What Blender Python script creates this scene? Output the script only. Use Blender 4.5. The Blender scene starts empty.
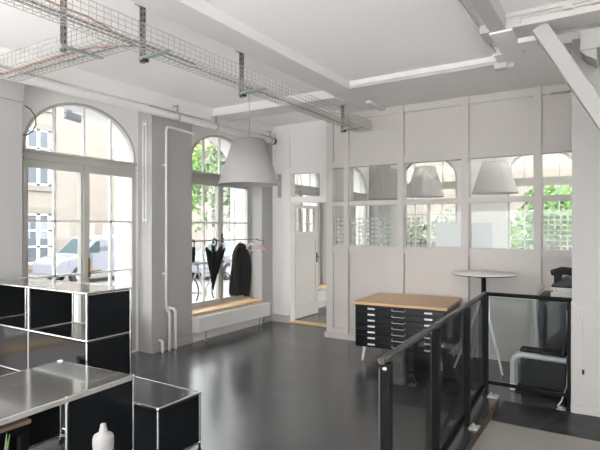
import bpy, bmesh, math, random
from mathutils import Vector, Matrix
random.seed(7)
PI = math.pi
S = bpy.context.scene
C = S.collection
OFF = {}          # object name -> world position of its origin

# ------------------------------------------------------------------ mesh builder
class MB:
    def __init__(s):
        s.v = []; s.f = []; s.sm = []
    def add(s, vs, fs, smooth=False):
        b = len(s.v); s.v += [tuple(p) for p in vs]
        s.f += [tuple(b + i for i in f) for f in fs]; s.sm += [smooth] * len(fs)
        return s
    def box(s, x0, x1, y0, y1, z0, z1):
        vs = [(x, y, z) for x in (x0, x1) for y in (y0, y1) for z in (z0, z1)]
        return s.add(vs, [(0,1,3,2),(4,6,7,5),(0,4,5,1),(2,3,7,6),(0,2,6,4),(1,5,7,3)])
    def bar(s, p0, p1, w, h, up=(0,0,1)):
        p0 = Vector(p0); p1 = Vector(p1); d = (p1-p0).normalized(); u = Vector(up)
        a = d.cross(u)
        if a.length < 1e-4: a = d.cross(Vector((1,0,0)))
        a.normalize(); b = a.cross(d).normalized()
        vs = []
        for p in (p0, p1):
            for i, j in ((-1,-1),(1,-1),(1,1),(-1,1)): vs.append(p + a*(i*w/2) + b*(j*h/2))
        return s.add(vs, [(3,2,1,0),(4,5,6,7),(0,1,5,4),(1,2,6,5),(2,3,7,6),(3,0,4,7)])
    def tube(s, pts, r, n=8, caps=True, closed=False):
        pts = [Vector(p) for p in pts]; N = len(pts); rs = r if isinstance(r, (list,tuple)) else [r]*N
        rings = []; prev = None
        for i, p in enumerate(pts):
            if closed: d = pts[(i+1)%N] - pts[i-1]
            else: d = pts[min(i+1,N-1)] - pts[max(i-1,0)]
            d.normalize()
            if prev is None:
                a = d.cross(Vector((0,0,1)))
                if a.length < 1e-3: a = d.cross(Vector((1,0,0)))
            else: a = prev - d*prev.dot(d)
            a.normalize(); prev = a; b = d.cross(a)
            rings.append([p + (a*math.cos(2*PI*k/n) + b*math.sin(2*PI*k/n))*rs[i] for k in range(n)])
        vs = [q for R in rings for q in R]; fs = []
        for i in range(N if closed else N-1):
            j = (i+1) % N
            for k in range(n):
                l = (k+1) % n; fs.append((i*n+k, i*n+l, j*n+l, j*n+k))
        s.add(vs, fs, True)
        if caps and not closed:
            s.add(rings[0], [tuple(range(n))[::-1]]); s.add(rings[-1], [tuple(range(n))])
        return s
    def lathe(s, prof, c=(0,0,0), n=24, smooth=True):
        vs = []; fs = []; m = len(prof)
        for k in range(n):
            a = 2*PI*k/n
            for r, z in prof: vs.append((c[0]+r*math.cos(a), c[1]+r*math.sin(a), c[2]+z))
        for k in range(n):
            l = (k+1) % n
            for i in range(m-1): fs.append((k*m+i, l*m+i, l*m+i+1, k*m+i+1))
        return s.add(vs, fs, smooth)
    def ball(s, c, r, n=10, m=6, sc=(1,1,1)):
        prof = [(max(1e-5, math.sin(PI*i/m)), -math.cos(PI*i/m)) for i in range(m+1)]
        vs = []; fs = []
        for k in range(n):
            a = 2*PI*k/n
            for q, z in prof: vs.append((c[0]+r*sc[0]*q*math.cos(a), c[1]+r*sc[1]*q*math.sin(a), c[2]+r*sc[2]*z))
        M = m+1
        for k in range(n):
            l = (k+1) % n
            for i in range(m): fs.append((k*M+i, l*M+i, l*M+i+1, k*M+i+1))
        return s.add(vs, fs, True)
    def prism(s, poly, axis, a, b):
        """poly: 2D outline; axis 'x': (y,z) extruded a..b in x; 'y': (x,z); 'z': (x,y)"""
        def P(p, t): return {'x': (t,p[0],p[1]), 'y': (p[0],t,p[1]), 'z': (p[0],p[1],t)}[axis]
        n = len(poly); vs = [P(p,a) for p in poly] + [P(p,b) for p in poly]
        fs = [tuple(range(n))[::-1], tuple(range(n,2*n))] + [(i,(i+1)%n,n+(i+1)%n,n+i) for i in range(n)]
        return s.add(vs, fs)
    def loft(s, rings, close=True, caps=True):
        n = len(rings[0]); vs = [p for R in rings for p in R]; fs = []
        for i in range(len(rings)-1):
            for k in range(n if close else n-1):
                l = (k+1) % n; fs.append((i*n+k, i*n+l, (i+1)*n+l, (i+1)*n+k))
        s.add(vs, fs, True)
        if caps: s.add(rings[0], [tuple(range(n))[::-1]]); s.add(rings[-1], [tuple(range(n))])
        return s
    def build(s, name, mat, parent=None, origin=None, bevel=0):
        if parent is not None: o0 = OFF[parent.name]
        elif origin is not None: o0 = Vector(origin)
        else:
            xs = [p[0] for p in s.v]; ys = [p[1] for p in s.v]; zs = [p[2] for p in s.v]
            o0 = Vector(((min(xs)+max(xs))/2, (min(ys)+max(ys))/2, min(zs)))
        me = bpy.data.meshes.new(name)
        me.from_pydata([(p[0]-o0.x, p[1]-o0.y, p[2]-o0.z) for p in s.v], [], s.f)
        bm = bmesh.new(); bm.from_mesh(me); bmesh.ops.recalc_face_normals(bm, faces=bm.faces); bm.to_mesh(me); bm.free()
        for p, q in zip(me.polygons, s.sm): p.use_smooth = q
        me.materials.append(mat)
        o = bpy.data.objects.new(name, me); C.objects.link(o)
        if parent is not None: o.parent = parent
        else: o.location = o0
        OFF[o.name] = o0
        if bevel:
            md = o.modifiers.new('bevel', 'BEVEL'); md.width = bevel; md.segments = 2; md.limit_method = 'ANGLE'
        return o

def tag(o, label, cat, group=None, kind=None):
    if label: o['label'] = label
    if cat: o['category'] = cat
    if group: o['group'] = group
    if kind: o['kind'] = kind
    return o
def thing(name, loc, label, cat, group=None):
    o = bpy.data.objects.new(name, None); C.objects.link(o); o.location = loc
    o.empty_display_size = .1
    OFF[o.name] = Vector(loc)
    return tag(o, label, cat, group)
def struct(o): o['kind'] = 'structure'; return o
def dup(root, loc, label=None, rz=None):
    r = root.copy(); C.objects.link(r); r.location = loc
    if label: r['label'] = label
    if rz is not None: r.rotation_euler.z = rz
    OFF[r.name] = Vector(loc)
    for ch in list(root.children):
        c = ch.copy(); C.objects.link(c); c.parent = r
        for g in list(ch.children):
            d = g.copy(); C.objects.link(d); d.parent = c
    return r
def extruded(outer, holes, axis, a, b):
    """flat outline with holes, given a thickness"""
    from mathutils.geometry import delaunay_2d_cdt
    loops = [outer] + holes; vs = []; es = []
    for lp in loops:
        lp2 = []
        for p in lp:
            if not lp2 or (Vector(p)-Vector(lp2[-1])).length > 1e-5: lp2.append(p)
        if (Vector(lp2[0])-Vector(lp2[-1])).length < 1e-5: lp2.pop()
        k = len(vs); n = len(lp2); vs += [Vector(p) for p in lp2]; es += [(k+i, k+(i+1)%n) for i in range(n)]
    ov, oe, of = delaunay_2d_cdt(vs, es, [], 0, 1e-6)[:3]
    def inside(x, y):
        odd = False
        for p0, p1 in ((vs[i], vs[j]) for i, j in es):
            if (p0.y > y) != (p1.y > y) and x < p0.x + (y-p0.y)/(p1.y-p0.y)*(p1.x-p0.x): odd = not odd
        return odd
    of = [f for f in of if inside(sum(ov[i].x for i in f)/len(f), sum(ov[i].y for i in f)/len(f))]
    P = lambda p, t: {'x': (t,p[0],p[1]), 'y': (p[0],t,p[1]), 'z': (p[0],p[1],t)}[axis]
    N = len(ov); mb = MB()
    cnt = {}
    for f in of:
        for i in range(len(f)):
            e = tuple(sorted((f[i], f[(i+1)%len(f)]))); cnt[e] = cnt.get(e,0)+1
    fs = [tuple(f) for f in of] + [tuple(N+i for i in f[::-1]) for f in of] + [(e[0],e[1],N+e[1],N+e[0]) for e, c in cnt.items() if c == 1]
    return mb.add([P(p,a) for p in ov] + [P(p,b) for p in ov], fs)
def text_mb(body, size, fn):
    cu = bpy.data.curves.new('t', 'FONT'); cu.body = body; cu.size = size; cu.extrude = .002; cu.align_x = 'CENTER'
    o = bpy.data.objects.new('t', cu); C.objects.link(o)
    me = bpy.data.meshes.new_from_object(o.evaluated_get(bpy.context.evaluated_depsgraph_get()))
    mb = MB(); mb.add([fn(v.co) for v in me.vertices], [tuple(p.vertices) for p in me.polygons])
    bpy.data.objects.remove(o); bpy.data.curves.remove(cu); bpy.data.meshes.remove(me)
    return mb
def arc(c, r, a0, a1, n, f):
    return [f(c[0]+r*math.cos(a0+(a1-a0)*i/n), c[1]+r*math.sin(a0+(a1-a0)*i/n)) for i in range(n+1)]

# ------------------------------------------------------------------ materials
def mat(name, col, rough=.5, metal=0, spec=.5, noise=0, nscale=20, bump=0, coat=0, trans=0):
    m = bpy.data.materials.new(name); m.use_nodes = True; nt = m.node_tree; b = nt.nodes['Principled BSDF']
    b.inputs['Base Color'].default_value = (*col, 1); b.inputs['Roughness'].default_value = rough
    b.inputs['Metallic'].default_value = metal; b.inputs['Specular IOR Level'].default_value = spec
    b.inputs['Coat Weight'].default_value = coat
    if trans: b.inputs['Transmission Weight'].default_value = trans
    if noise or bump:
        tc = nt.nodes.new('ShaderNodeTexCoord'); n = nt.nodes.new('ShaderNodeTexNoise')
        n.inputs['Scale'].default_value = nscale; n.inputs['Detail'].default_value = 5
        nt.links.new(tc.outputs['Object'], n.inputs['Vector'])
        if noise:
            mx = nt.nodes.new('ShaderNodeMix'); mx.data_type = 'RGBA'
            mx.inputs[6].default_value = (*[c*(1-noise) for c in col], 1); mx.inputs[7].default_value = (*[min(1,c*(1+noise)) for c in col], 1)
            nt.links.new(n.outputs['Fac'], mx.inputs[0]); nt.links.new(mx.outputs[2], b.inputs['Base Color'])
        if bump:
            bp = nt.nodes.new('ShaderNodeBump'); bp.inputs['Strength'].default_value = bump; bp.inputs['Distance'].default_value = .01
            nt.links.new(n.outputs['Fac'], bp.inputs['Height']); nt.links.new(bp.outputs['Normal'], b.inputs['Normal'])
    return m
M = dict(
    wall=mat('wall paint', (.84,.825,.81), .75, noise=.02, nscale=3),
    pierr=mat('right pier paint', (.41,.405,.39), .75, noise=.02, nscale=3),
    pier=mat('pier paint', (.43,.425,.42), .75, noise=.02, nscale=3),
    galvd=mat('dull zinc', (.27,.265,.255), .5, .4, noise=.1, nscale=40),
    part=mat('partition paint', (.56,.53,.505), .55, noise=.015, nscale=4),
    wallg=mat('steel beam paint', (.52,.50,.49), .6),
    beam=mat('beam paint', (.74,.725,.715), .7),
    ceil=mat('ceiling paint', (.90,.885,.88), .8, noise=.02, nscale=2),
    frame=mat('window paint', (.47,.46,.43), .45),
    doorp=mat('door paint', (.62,.595,.55), .5, noise=.02),
    outer=mat('outside render', (.85,.84,.82), .8),
    pipe=mat('pipe paint', (.78,.77,.76), .4),
    white=mat('white lacquer', (.78,.78,.77), .35),
    black=mat('black powder coat', (.006,.0065,.007), .5, spec=.12),
    blackp=mat('black panel', (.006,.0075,.009), .28, spec=.35),
    chrome=mat('chrome', (.72,.72,.72), .14, 1),
    galv=mat('galvanised steel', (.50,.485,.465), .45, .45, noise=.12, nscale=40),
    galvg=mat('zinc bracket', (.36,.42,.40), .4, .7, noise=.1, nscale=30),
    steel=mat('dark metal front', (.085,.085,.09), .16, .9),
    top=mat('grey metal top', (.27,.265,.25), .13, .55, spec=.6, coat=.3),
    rail=mat('grey metal handrail', (.055,.055,.055), .4, .3),
    silver=mat('silver tube', (.80,.80,.81), .3, .2),
    brass=mat('brass', (.45,.27,.08), .35, .9),
    fabric=mat('black cloth', (.010,.010,.011), .85, noise=.3, nscale=60, bump=.3),
    greyc=mat('grey lining', (.25,.25,.25), .8),
    shade=mat('lamp shade', (.47,.462,.45), .8, noise=.01, nscale=5),
    cord=mat('pale cord', (.30,.30,.29), .5),
    plastic=mat('white plastic', (.60,.59,.57), .4),
    darkp=mat('dark plastic', (.012,.013,.015), .45),
    board=mat('grey floor board', (.25,.235,.22), .6, noise=.08, nscale=9),
    edgew=mat('raw brown edge', (.07,.045,.03), .7, noise=.2),
    film=mat('dark sheet', (.012,.013,.013), .4, bump=.5, nscale=5),
    red=mat('red label', (.45,.05,.06), .5),
    tabletop=mat('white laminate', (.72,.71,.68), .4),
    copper=mat('orange cable', (.35,.17,.10), .5),
    cableg=mat('grey cable', (.22,.21,.20), .5),
    beige=mat('beige render', (.31,.275,.24), .85, noise=.04, nscale=1),
    beiged=mat('stone surround', (.25,.23,.20), .8, noise=.05),
    roof=mat('grey roof', (.20,.20,.22), .7, noise=.1),
    redroof=mat('red roof', (.38,.14,.09), .8, noise=.1),
    street=mat('asphalt', (.22,.215,.21), .8, noise=.1, nscale=6),
    vanw=mat('white car paint', (.27,.28,.32), .25, coat=.5),
    carglass=mat('car glass', (.05,.09,.10), .08, spec=.8),
    bluegl=mat('house window glass', (.14,.16,.18), .2, spec=.4),
    tyre=mat('tyre', (.03,.03,.035), .7),
    leaf=mat('leaves', (.14,.27,.07), .6, noise=.5, nscale=2),
    leafb=mat('pale leaves', (.15,.19,.12), .6, noise=.5, nscale=2),
    plant=mat('plant leaf', (.035,.07,.012), .4, noise=.3, nscale=8),
    trunk=mat('bark', (.12,.09,.06), .9, noise=.3),
    lettering=mat('grey lettering', (.07,.07,.08), .6),
    teal=mat('teal mark', (.10,.42,.48), .5),
    pot=mat('clay pot', (.35,.16,.09), .8, noise=.1),
    bottle=mat('bottle plastic', (.24,.24,.235), .45),
    spot=mat('grey lamp housing', (.17,.19,.22), .5),
    label=mat('paper label', (.75,.74,.72), .6),
    wboard=mat('whiteboard', (.55,.58,.62), .35),
    dark=mat('dark hardware', (.02,.02,.02), .5),
)
def wood(name, c1, c2, axis):
    m = mat(name, c1, .4); nt = m.node_tree; b = nt.nodes['Principled BSDF']
    tc = nt.nodes.new('ShaderNodeTexCoord'); mp = nt.nodes.new('ShaderNodeMapping')
    sc = [30,30,30]; sc[axis] = 1.5; mp.inputs['Scale'].default_value = sc
    n = nt.nodes.new('ShaderNodeTexNoise'); n.inputs['Scale'].default_value = 1; n.inputs['Detail'].default_value = 6
    r = nt.nodes.new('ShaderNodeValToRGB'); r.color_ramp.elements[0].color = (*c1,1); r.color_ramp.elements[1].color = (*c2,1)
    r.color_ramp.elements[0].position = .20; r.color_ramp.elements[1].position = .65
    nt.links.new(tc.outputs['Object'], mp.inputs['Vector']); nt.links.new(mp.outputs[0], n.inputs['Vector'])
    nt.links.new(n.outputs['Fac'], r.inputs['Fac']); nt.links.new(r.outputs['Color'], b.inputs['Base Color'])
    return m
M['beech'] = wood('beech', (.50,.31,.16), (.58,.38,.21), 0)
M['sill'] = wood('sill wood', (.66,.43,.22), (.74,.52,.29), 1)
M['hangwood'] = wood('hanger wood', (.55,.36,.30), (.62,.42,.34), 1)
M['brownw'] = wood('brown wood', (.30,.20,.13), (.36,.25,.17), 1)

def glass_mat(name, tint, gloss=1.0, rough=0.0):
    m = bpy.data.materials.new(name); m.use_nodes = True; nt = m.node_tree
    for n in list(nt.nodes): nt.nodes.remove(n)
    out = nt.nodes.new('ShaderNodeOutputMaterial'); mx = nt.nodes.new('ShaderNodeMixShader')
    tr = nt.nodes.new('ShaderNodeBsdfTransparent'); tr.inputs[0].default_value = (*tint,1)
    gl = nt.nodes.new('ShaderNodeBsdfGlossy'); gl.inputs['Roughness'].default_value = rough
    gl.inputs['Color'].default_value = (gloss,gloss,gloss,1)
    fr = nt.nodes.new('ShaderNodeFresnel'); fr.inputs['IOR'].default_value = 1.45
    ge = nt.nodes.new('ShaderNodeNewGeometry'); io = nt.nodes.new('ShaderNodeMapRange')   # same reflectance on both faces of the pane
    io.inputs['To Min'].default_value = 1.45; io.inputs['To Max'].default_value = 1/1.45
    nt.links.new(ge.outputs['Backfacing'], io.inputs[0]); nt.links.new(io.outputs[0], fr.inputs['IOR'])
    nt.links.new(fr.outputs[0], mx.inputs[0]); nt.links.new(tr.outputs[0], mx.inputs[1]); nt.links.new(gl.outputs[0], mx.inputs[2])
    nt.links.new(mx.outputs[0], out.inputs[0])
    return m
M['glass'] = glass_mat('window glass', (.97,.975,.97))
M['pglass'] = glass_mat('partition glass', (.90,.91,.885))
M['rglass'] = glass_mat('railing glass', (.81,.835,.83), .5)

def slotted_mat():
    m = mat('slotted zinc', (.27,.265,.255), .5, .4); nt = m.node_tree; N = nt.nodes.new; L = nt.links.new; b = nt.nodes['Principled BSDF']
    tc = N('ShaderNodeTexCoord'); sp = N('ShaderNodeSeparateXYZ'); L(tc.outputs['Object'], sp.inputs[0])
    d = N('ShaderNodeMath'); d.operation = 'DIVIDE'; d.inputs[1].default_value = .05; L(sp.outputs['Z'], d.inputs[0])
    f = N('ShaderNodeMath'); f.operation = 'FRACT'; L(d.outputs[0], f.inputs[0])
    g = N('ShaderNodeMath'); g.operation = 'LESS_THAN'; g.inputs[1].default_value = .5; L(f.outputs[0], g.inputs[0])
    y = N('ShaderNodeMath'); y.operation = 'ABSOLUTE'; L(sp.outputs['Y'], y.inputs[0])
    y2 = N('ShaderNodeMath'); y2.operation = 'LESS_THAN'; y2.inputs[1].default_value = .006; L(y.outputs[0], y2.inputs[0])
    k = N('ShaderNodeMath'); k.operation = 'MULTIPLY'; L(g.outputs[0], k.inputs[0]); L(y2.outputs[0], k.inputs[1])
    mx = N('ShaderNodeMix'); mx.data_type = 'RGBA'; mx.inputs[6].default_value = (.27,.265,.255,1); mx.inputs[7].default_value = (.03,.03,.03,1)
    L(k.outputs[0], mx.inputs[0]); L(mx.outputs[2], b.inputs['Base Color'])
    return m
M['slotted'] = slotted_mat()
def frost_mat():
    """etched film: a regular grid of white frosted squares with clear lines between"""
    m = bpy.data.materials.new('frosted squares'); m.use_nodes = True; nt = m.node_tree
    for n in list(nt.nodes): nt.nodes.remove(n)
    N = nt.nodes.new; L = nt.links.new
    out = N('ShaderNodeOutputMaterial'); mx = N('ShaderNodeMixShader'); tr = N('ShaderNodeBsdfTransparent')
    dm = N('ShaderNodeMixShader'); df = N('ShaderNodeBsdfDiffuse'); tl = N('ShaderNodeBsdfTranslucent')
    df.inputs[0].default_value = (.75,.78,.75,1); tl.inputs[0].default_value = (.75,.78,.74,1)
    dm.inputs[0].default_value = .5; L(df.outputs[0], dm.inputs[1]); L(tl.outputs[0], dm.inputs[2])
    tc = N('ShaderNodeTexCoord'); sp = N('ShaderNodeSeparateXYZ'); L(tc.outputs['Object'], sp.inputs[0])
    vals = []
    for ax, step in (('X', .066), ('Z', .0605)):
        d = N('ShaderNodeMath'); d.operation = 'DIVIDE'; d.inputs[1].default_value = step; L(sp.outputs[ax], d.inputs[0])
        f = N('ShaderNodeMath'); f.operation = 'FRACT'; L(d.outputs[0], f.inputs[0])
        g = N('ShaderNodeMath'); g.operation = 'LESS_THAN'; g.inputs[1].default_value = .66; L(f.outputs[0], g.inputs[0]); vals.append(g)
    mu = N('ShaderNodeMath'); mu.operation = 'MULTIPLY'; L(vals[0].outputs[0], mu.inputs[0]); L(vals[1].outputs[0], mu.inputs[1])
    k = N('ShaderNodeMath'); k.operation = 'MULTIPLY'; k.inputs[1].default_value = .75; L(mu.outputs[0], k.inputs[0])
    L(k.outputs[0], mx.inputs[0]); L(tr.outputs[0], mx.inputs[1]); L(dm.outputs[0], mx.inputs[2]); L(mx.outputs[0], out.inputs[0])
    return m
M['frost'] = frost_mat()

def floor_mat():
    m = mat('black linoleum', (.03,.032,.035), .3); nt = m.node_tree; b = nt.nodes['Principled BSDF']; N = nt.nodes.new; L = nt.links.new
    tc = N('ShaderNodeTexCoord'); mp = N('ShaderNodeMapping'); mp.inputs['Scale'].default_value = (.7,1.6,1)
    n = N('ShaderNodeTexNoise'); n.inputs['Scale'].default_value = 1.3; n.inputs['Detail'].default_value = 8; n.inputs['Roughness'].default_value = .65
    L(tc.outputs['Object'], mp.inputs[0]); L(mp.outputs[0], n.inputs['Vector'])
    r = N('ShaderNodeValToRGB'); r.color_ramp.elements[0].position = .25; r.color_ramp.elements[1].position = .85
    r.color_ramp.elements[0].color = (.026,.028,.031,1); r.color_ramp.elements[1].color = (.070,.072,.075,1)
    L(n.outputs['Fac'], r.inputs['Fac']); L(r.outputs['Color'], b.inputs['Base Color'])
    q = N('ShaderNodeMapRange'); q.inputs['From Min'].default_value = .3; q.inputs['From Max'].default_value = .75
    q.inputs['To Min'].default_value = .19; q.inputs['To Max'].default_value = .28
    L(n.outputs['Fac'], q.inputs[0]); L(q.outputs[0], b.inputs['Roughness'])
    n2 = N('ShaderNodeTexNoise'); n2.inputs['Scale'].default_value = 9; n2.inputs['Detail'].default_value = 4; L(tc.outputs['Object'], n2.inputs['Vector'])
    bp = N('ShaderNodeBump'); bp.inputs['Strength'].default_value = .06; bp.inputs['Distance'].default_value = .02
    L(n2.outputs['Fac'], bp.inputs['Height']); L(bp.outputs[0], b.inputs['Normal'])
    b.inputs['Specular IOR Level'].default_value = 1.0
    return m
M['floor'] = floor_mat()

# ------------------------------------------------------------------ room shell
XW, XR, XO = -4.95, -5.20, -5.60          # inner wall plane, recessed plane, outer plane of the facade
XE, YB, YF = 3.2, -3.4, 12.9              # right wall, wall behind the camera, far wall of the room behind the partition
ZC = 3.32
struct(MB().box(XO-.02, XE+.2, YB-.3, YF+.4, -.15, 0).build('floor', M['floor'], origin=(0,0,0)))
struct(MB().box(XO, XE+.2, YB-.3, 7.0, ZC, ZC+.3).build('ceiling', M['ceil']))
struct(MB().box(XO, XE+.2, 7.0, YF+.4, 3.72, 3.95).build('ceiling_far', M['ceil']))

def arch_poly(c, hw, z0, spring, rise, n=20):
    return [(c-hw, z0), (c+hw, z0)] + [(c+hw*math.cos(PI*i/n), spring+rise*math.sin(PI*i/n)) for i in range(n+1)]
CEN = [-1.135, 1.22, 3.575, 5.93, 8.285, 10.64]  # last centre added to bring more light behind the partition
DOORS = {3.575}
HW = .72
holes = [arch_poly(c, HW, (.03 if c in DOORS else .42), 2.47, .555) for c in CEN]
struct(extruded([(YB-.2,-.1),(YF+.2,-.1),(YF+.2,3.95),(YB-.2,3.95)], holes, 'x', XO, XR).build('wall_left', M['wall']))
def niche(c): return (c-.86 if c != 5.93 else 5.055, c+.77 if c != 5.93 else 6.676)
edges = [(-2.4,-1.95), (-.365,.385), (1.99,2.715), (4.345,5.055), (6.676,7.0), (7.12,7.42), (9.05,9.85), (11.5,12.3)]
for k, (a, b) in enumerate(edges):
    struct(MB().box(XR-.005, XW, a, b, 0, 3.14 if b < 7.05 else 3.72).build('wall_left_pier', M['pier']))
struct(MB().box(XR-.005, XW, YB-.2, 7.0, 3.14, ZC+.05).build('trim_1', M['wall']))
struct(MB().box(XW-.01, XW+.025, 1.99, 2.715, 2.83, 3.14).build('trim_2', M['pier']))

def rect(a, b, c, d): return [(a,c),(b,c),(b,d),(a,d)]
def facade_window(name, c, is_door):
    zb = .03 if is_door else .42
    x0, x1 = XR-.055, XR+.01
    zg0, zg1 = (.50 if is_door else .49), 2.23
    yl, yr = c-HW, c+HW
    gl = [(yl+.055, c-.055), (c+.075-.02, yr-.055)]
    hs = [rect(a, b, zg0, zg1) for a, b in gl]
    fan = [(c-HW+.03, 2.42), (c+HW-.03, 2.42)] + [(c+(HW-.03)*math.cos(PI*i/20), 2.47+.525*math.sin(PI*i/20)) for i in range(21)]
    f = extruded(arch_poly(c, HW-.001, zb, 2.47, .554), hs + [fan], 'x', x0, x1)
    root = struct(f.build(name, M['frame'], origin=(XR, c, zb)))
    b = MB()
    for a, e in gl:
        m = (a+e)/2; b.box(x0+.012, x1-.014, m-.011, m+.011, zg0-.003, zg1+.003)
        for z in (1.665, 1.06): b.box(x0+.012, x1-.014, a-.003, e+.003, z-.012, z+.012)
    for y in (c-.36, c, c+.36):
        b.box(x0+.012, x1-.014, y-.011, y+.011, 2.41, 2.47+.525*math.sqrt(1-((y-c)/(HW-.03))**2)+.004)
    b.build('glazing_bars', M['white'], root)
    MB().box(x1-.003, x1+.03, yl, yr, 2.385, 2.415).box(x1-.003, x1+.022, yl, yr, 2.31, 2.33).build('transom_moulding', M['frame'], root)
    MB().box(x1-.003, x1+.022, c-.028, c+.028, zb+.02, 2.31).build('meeting_stile', M['frame'], root)
    for a, e in gl: MB().box(x0+.020, x0+.026, a-.004, e+.004, zg0-.004, zg1+.004).build('pane', M['glass'], root)
    extruded([(p[0]+(.003 if p[0] > c else -.003), p[1]) for p in fan], [], 'x', x0+.020, x0+.026).build('fanlight_pane', M['glass'], root)
    if is_door:
        MB().box(x1+.018, x1+.03, c+.02, c+.05, 1.02, 1.24).tube([(x1+.02,c+.035,1.09),(x1+.075,c+.035,1.09),(x1+.08,c+.15,1.095)], .009).build('handle', M['brass'], root)
        MB().box(x1-.002, x1+.012, yl+.09, c-.1, .12, .42).box(x1-.002, x1+.012, c+.1, yr-.09, .12, .42).build('kick_panel', M['frame'], root)
    else:
        MB().box(x1+.018, x1+.03, c-.015, c+.015, 1.36, 1.50).tube([(x1+.03,c,1.43),(x1+.06,c,1.43),(x1+.06,c,1.36)], .007).build('handle', M['dark'], root)
    return root
for i, c in enumerate(CEN):
    facade_window('door_1' if c in DOORS else 'window_%d' % (i+1 if i < 5 else 20), c, c in DOORS)
for k, c in enumerate((5.93, 8.285, 1.22, -1.135)):
    a, b = niche(c)
    if c == 8.285: a, b = 7.42, 9.05
    struct(MB().box(XR-.03, XW, a, b, 0, .37).build('wall_left_apron', M['wall']))
    struct(MB().box(XR-.03, XW+.03, a+.004, b-.004, .37, .405).build('window_sill', M['sill'], bevel=.004))
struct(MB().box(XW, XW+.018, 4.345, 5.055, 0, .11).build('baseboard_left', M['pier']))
# thin white tubes in the door reveal
o = thing('shutter_tube', (-5.08, 4.31, 1.66), 'thin white vertical tubes on the door reveal ending at mid height', 'tube')
MB().tube([(-5.085,4.322,1.66),(-5.085,4.322,2.95)], .008).build('tube', M['pipe'], o)
MB().tube([(-5.025,4.322,1.63),(-5.025,4.322,2.95)], .009).build('tube', M['pipe'], o)
for z in (1.68, 2.90): MB().box(-5.10,-5.01,4.325,4.347,z,z+.02).build('clip', M['pipe'], o)

# right wall: closed in front, opening added behind the partition to light that room
struct(MB().box(XE, XE+.2, 4.6, 7.4, -.1, 3.95).box(XE, XE+.2, 12.2, YF, -.1, 3.95).box(XE, XE+.2, 7.4, 12.2, 1.75, 3.95).box(XE, XE+.2, 7.4, 12.2, -.1, .5).box(XE, XE+.2, YB-.3, 4.6, -.1, 3.95).build('wall_right', M['wall']))
struct(MB().box(XO, XE+.2, YB-.3, YB-.1, 2.1, 3.6).box(XO, XE+.2, YB-.3, YB-.1, -.1, .1).build('wall_rear', M['wall']))  # unseen wall, left open across the middle to let light in

# beams
T = lambda k, mb, m='beam': struct(mb.build('trim_%d' % k, M[m], bevel=.006))
T(3, MB().box(-2.95, -2.65, YB, 5.30, 3.225, ZC+.02))
T(4, MB().box(-2.95, -.98, 5.30, 6.42, 3.225, ZC+.02).box(-3.3, -2.95, 5.86, 6.42, 3.225, ZC+.02))
T(5, MB().box(-.98, XE, 5.0, 6.42, 3.225, ZC+.02))
T(6, MB().box(XW-.1, -2.95, 5.48, 5.86, 3.205, ZC+.02))
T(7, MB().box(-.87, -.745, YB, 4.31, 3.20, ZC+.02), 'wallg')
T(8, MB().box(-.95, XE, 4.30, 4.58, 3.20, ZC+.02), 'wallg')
T(9, MB().box(-.985, -.955, YB, 5.0, 3.24, 3.275).box(-.955,-.87, YB, 4.9, 3.27, ZC+.02))
T(10, MB().box(-2.72, -2.645, 5.9, 6.41, 3.185, 3.226))
T(11, MB().box(-.70, -.55, 4.58, 4.80, 3.16, 3.30).box(-.88, -.70, 4.32, 4.95, 3.185, 3.23))

# partition (Y = 6.41) with glazed upper bays
YP = 6.41
PX0 = -3.56
gx = [(-3.455,-3.276), (-3.196,-2.469), (-2.378,-1.629), (-1.537,-.802), (-.717,.0), (.09,.80), (.89,1.6), (1.69,2.4), (2.49,3.15)]
ph = []
for a, b in gx:
    ph += [rect(a,b,1.337,1.90), rect(a,b,1.965,2.452)]
part = struct(extruded(rect(PX0,XE,0,3.24), ph, 'y', YP, YP+.07).build('wall_partition', M['part'], origin=(-1.5,YP,0)))
posts = [(-3.56,-3.455), (-3.276,-3.196), (-2.469,-2.378), (-1.629,-1.537), (-.802,-.717), (0,.09)]
for a, b in posts:
    m = MB().box(a, b, YP-.036, YP+.002, 0, 3.225)
    m.build('post', M['part'], part)
for k in range(1, len(posts)-1):
    a, b = posts[k]
    MB().box(b-.034, b-.002, YP-.052, YP-.034, .0, 3.225).build('cover_strip', M['part'], part)
for (a, b) in gx[:5]:
    r = MB()
    for z0, z1 in ((1.235,1.337), (1.90,1.965), (2.452,2.545), (3.13,3.225), (.0,.15)):
        r.box(a, b, YP-.030, YP+.002, z0, z1)
    r.build('rails', M['part'], part)
    for z0, z1 in ((1.337,1.90), (1.965,2.452)):
        MB().box(a-.006, b+.006, YP+.035, YP+.041, z0-.006, z1+.006).build('pane', M['pglass'], part)
for (a, b) in (gx[0], gx[1], (-2.378,-2.13), gx[4]):
    MB().box(a+.004, b-.004, YP+.031, YP+.034, 1.34, 1.73).build('frosted_film', M['frost'], part)
struct(MB().box(PX0-.02, -.3, YP-.062, YP-.0, 0, .075).build('baseboard_back', M['part']))
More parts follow.
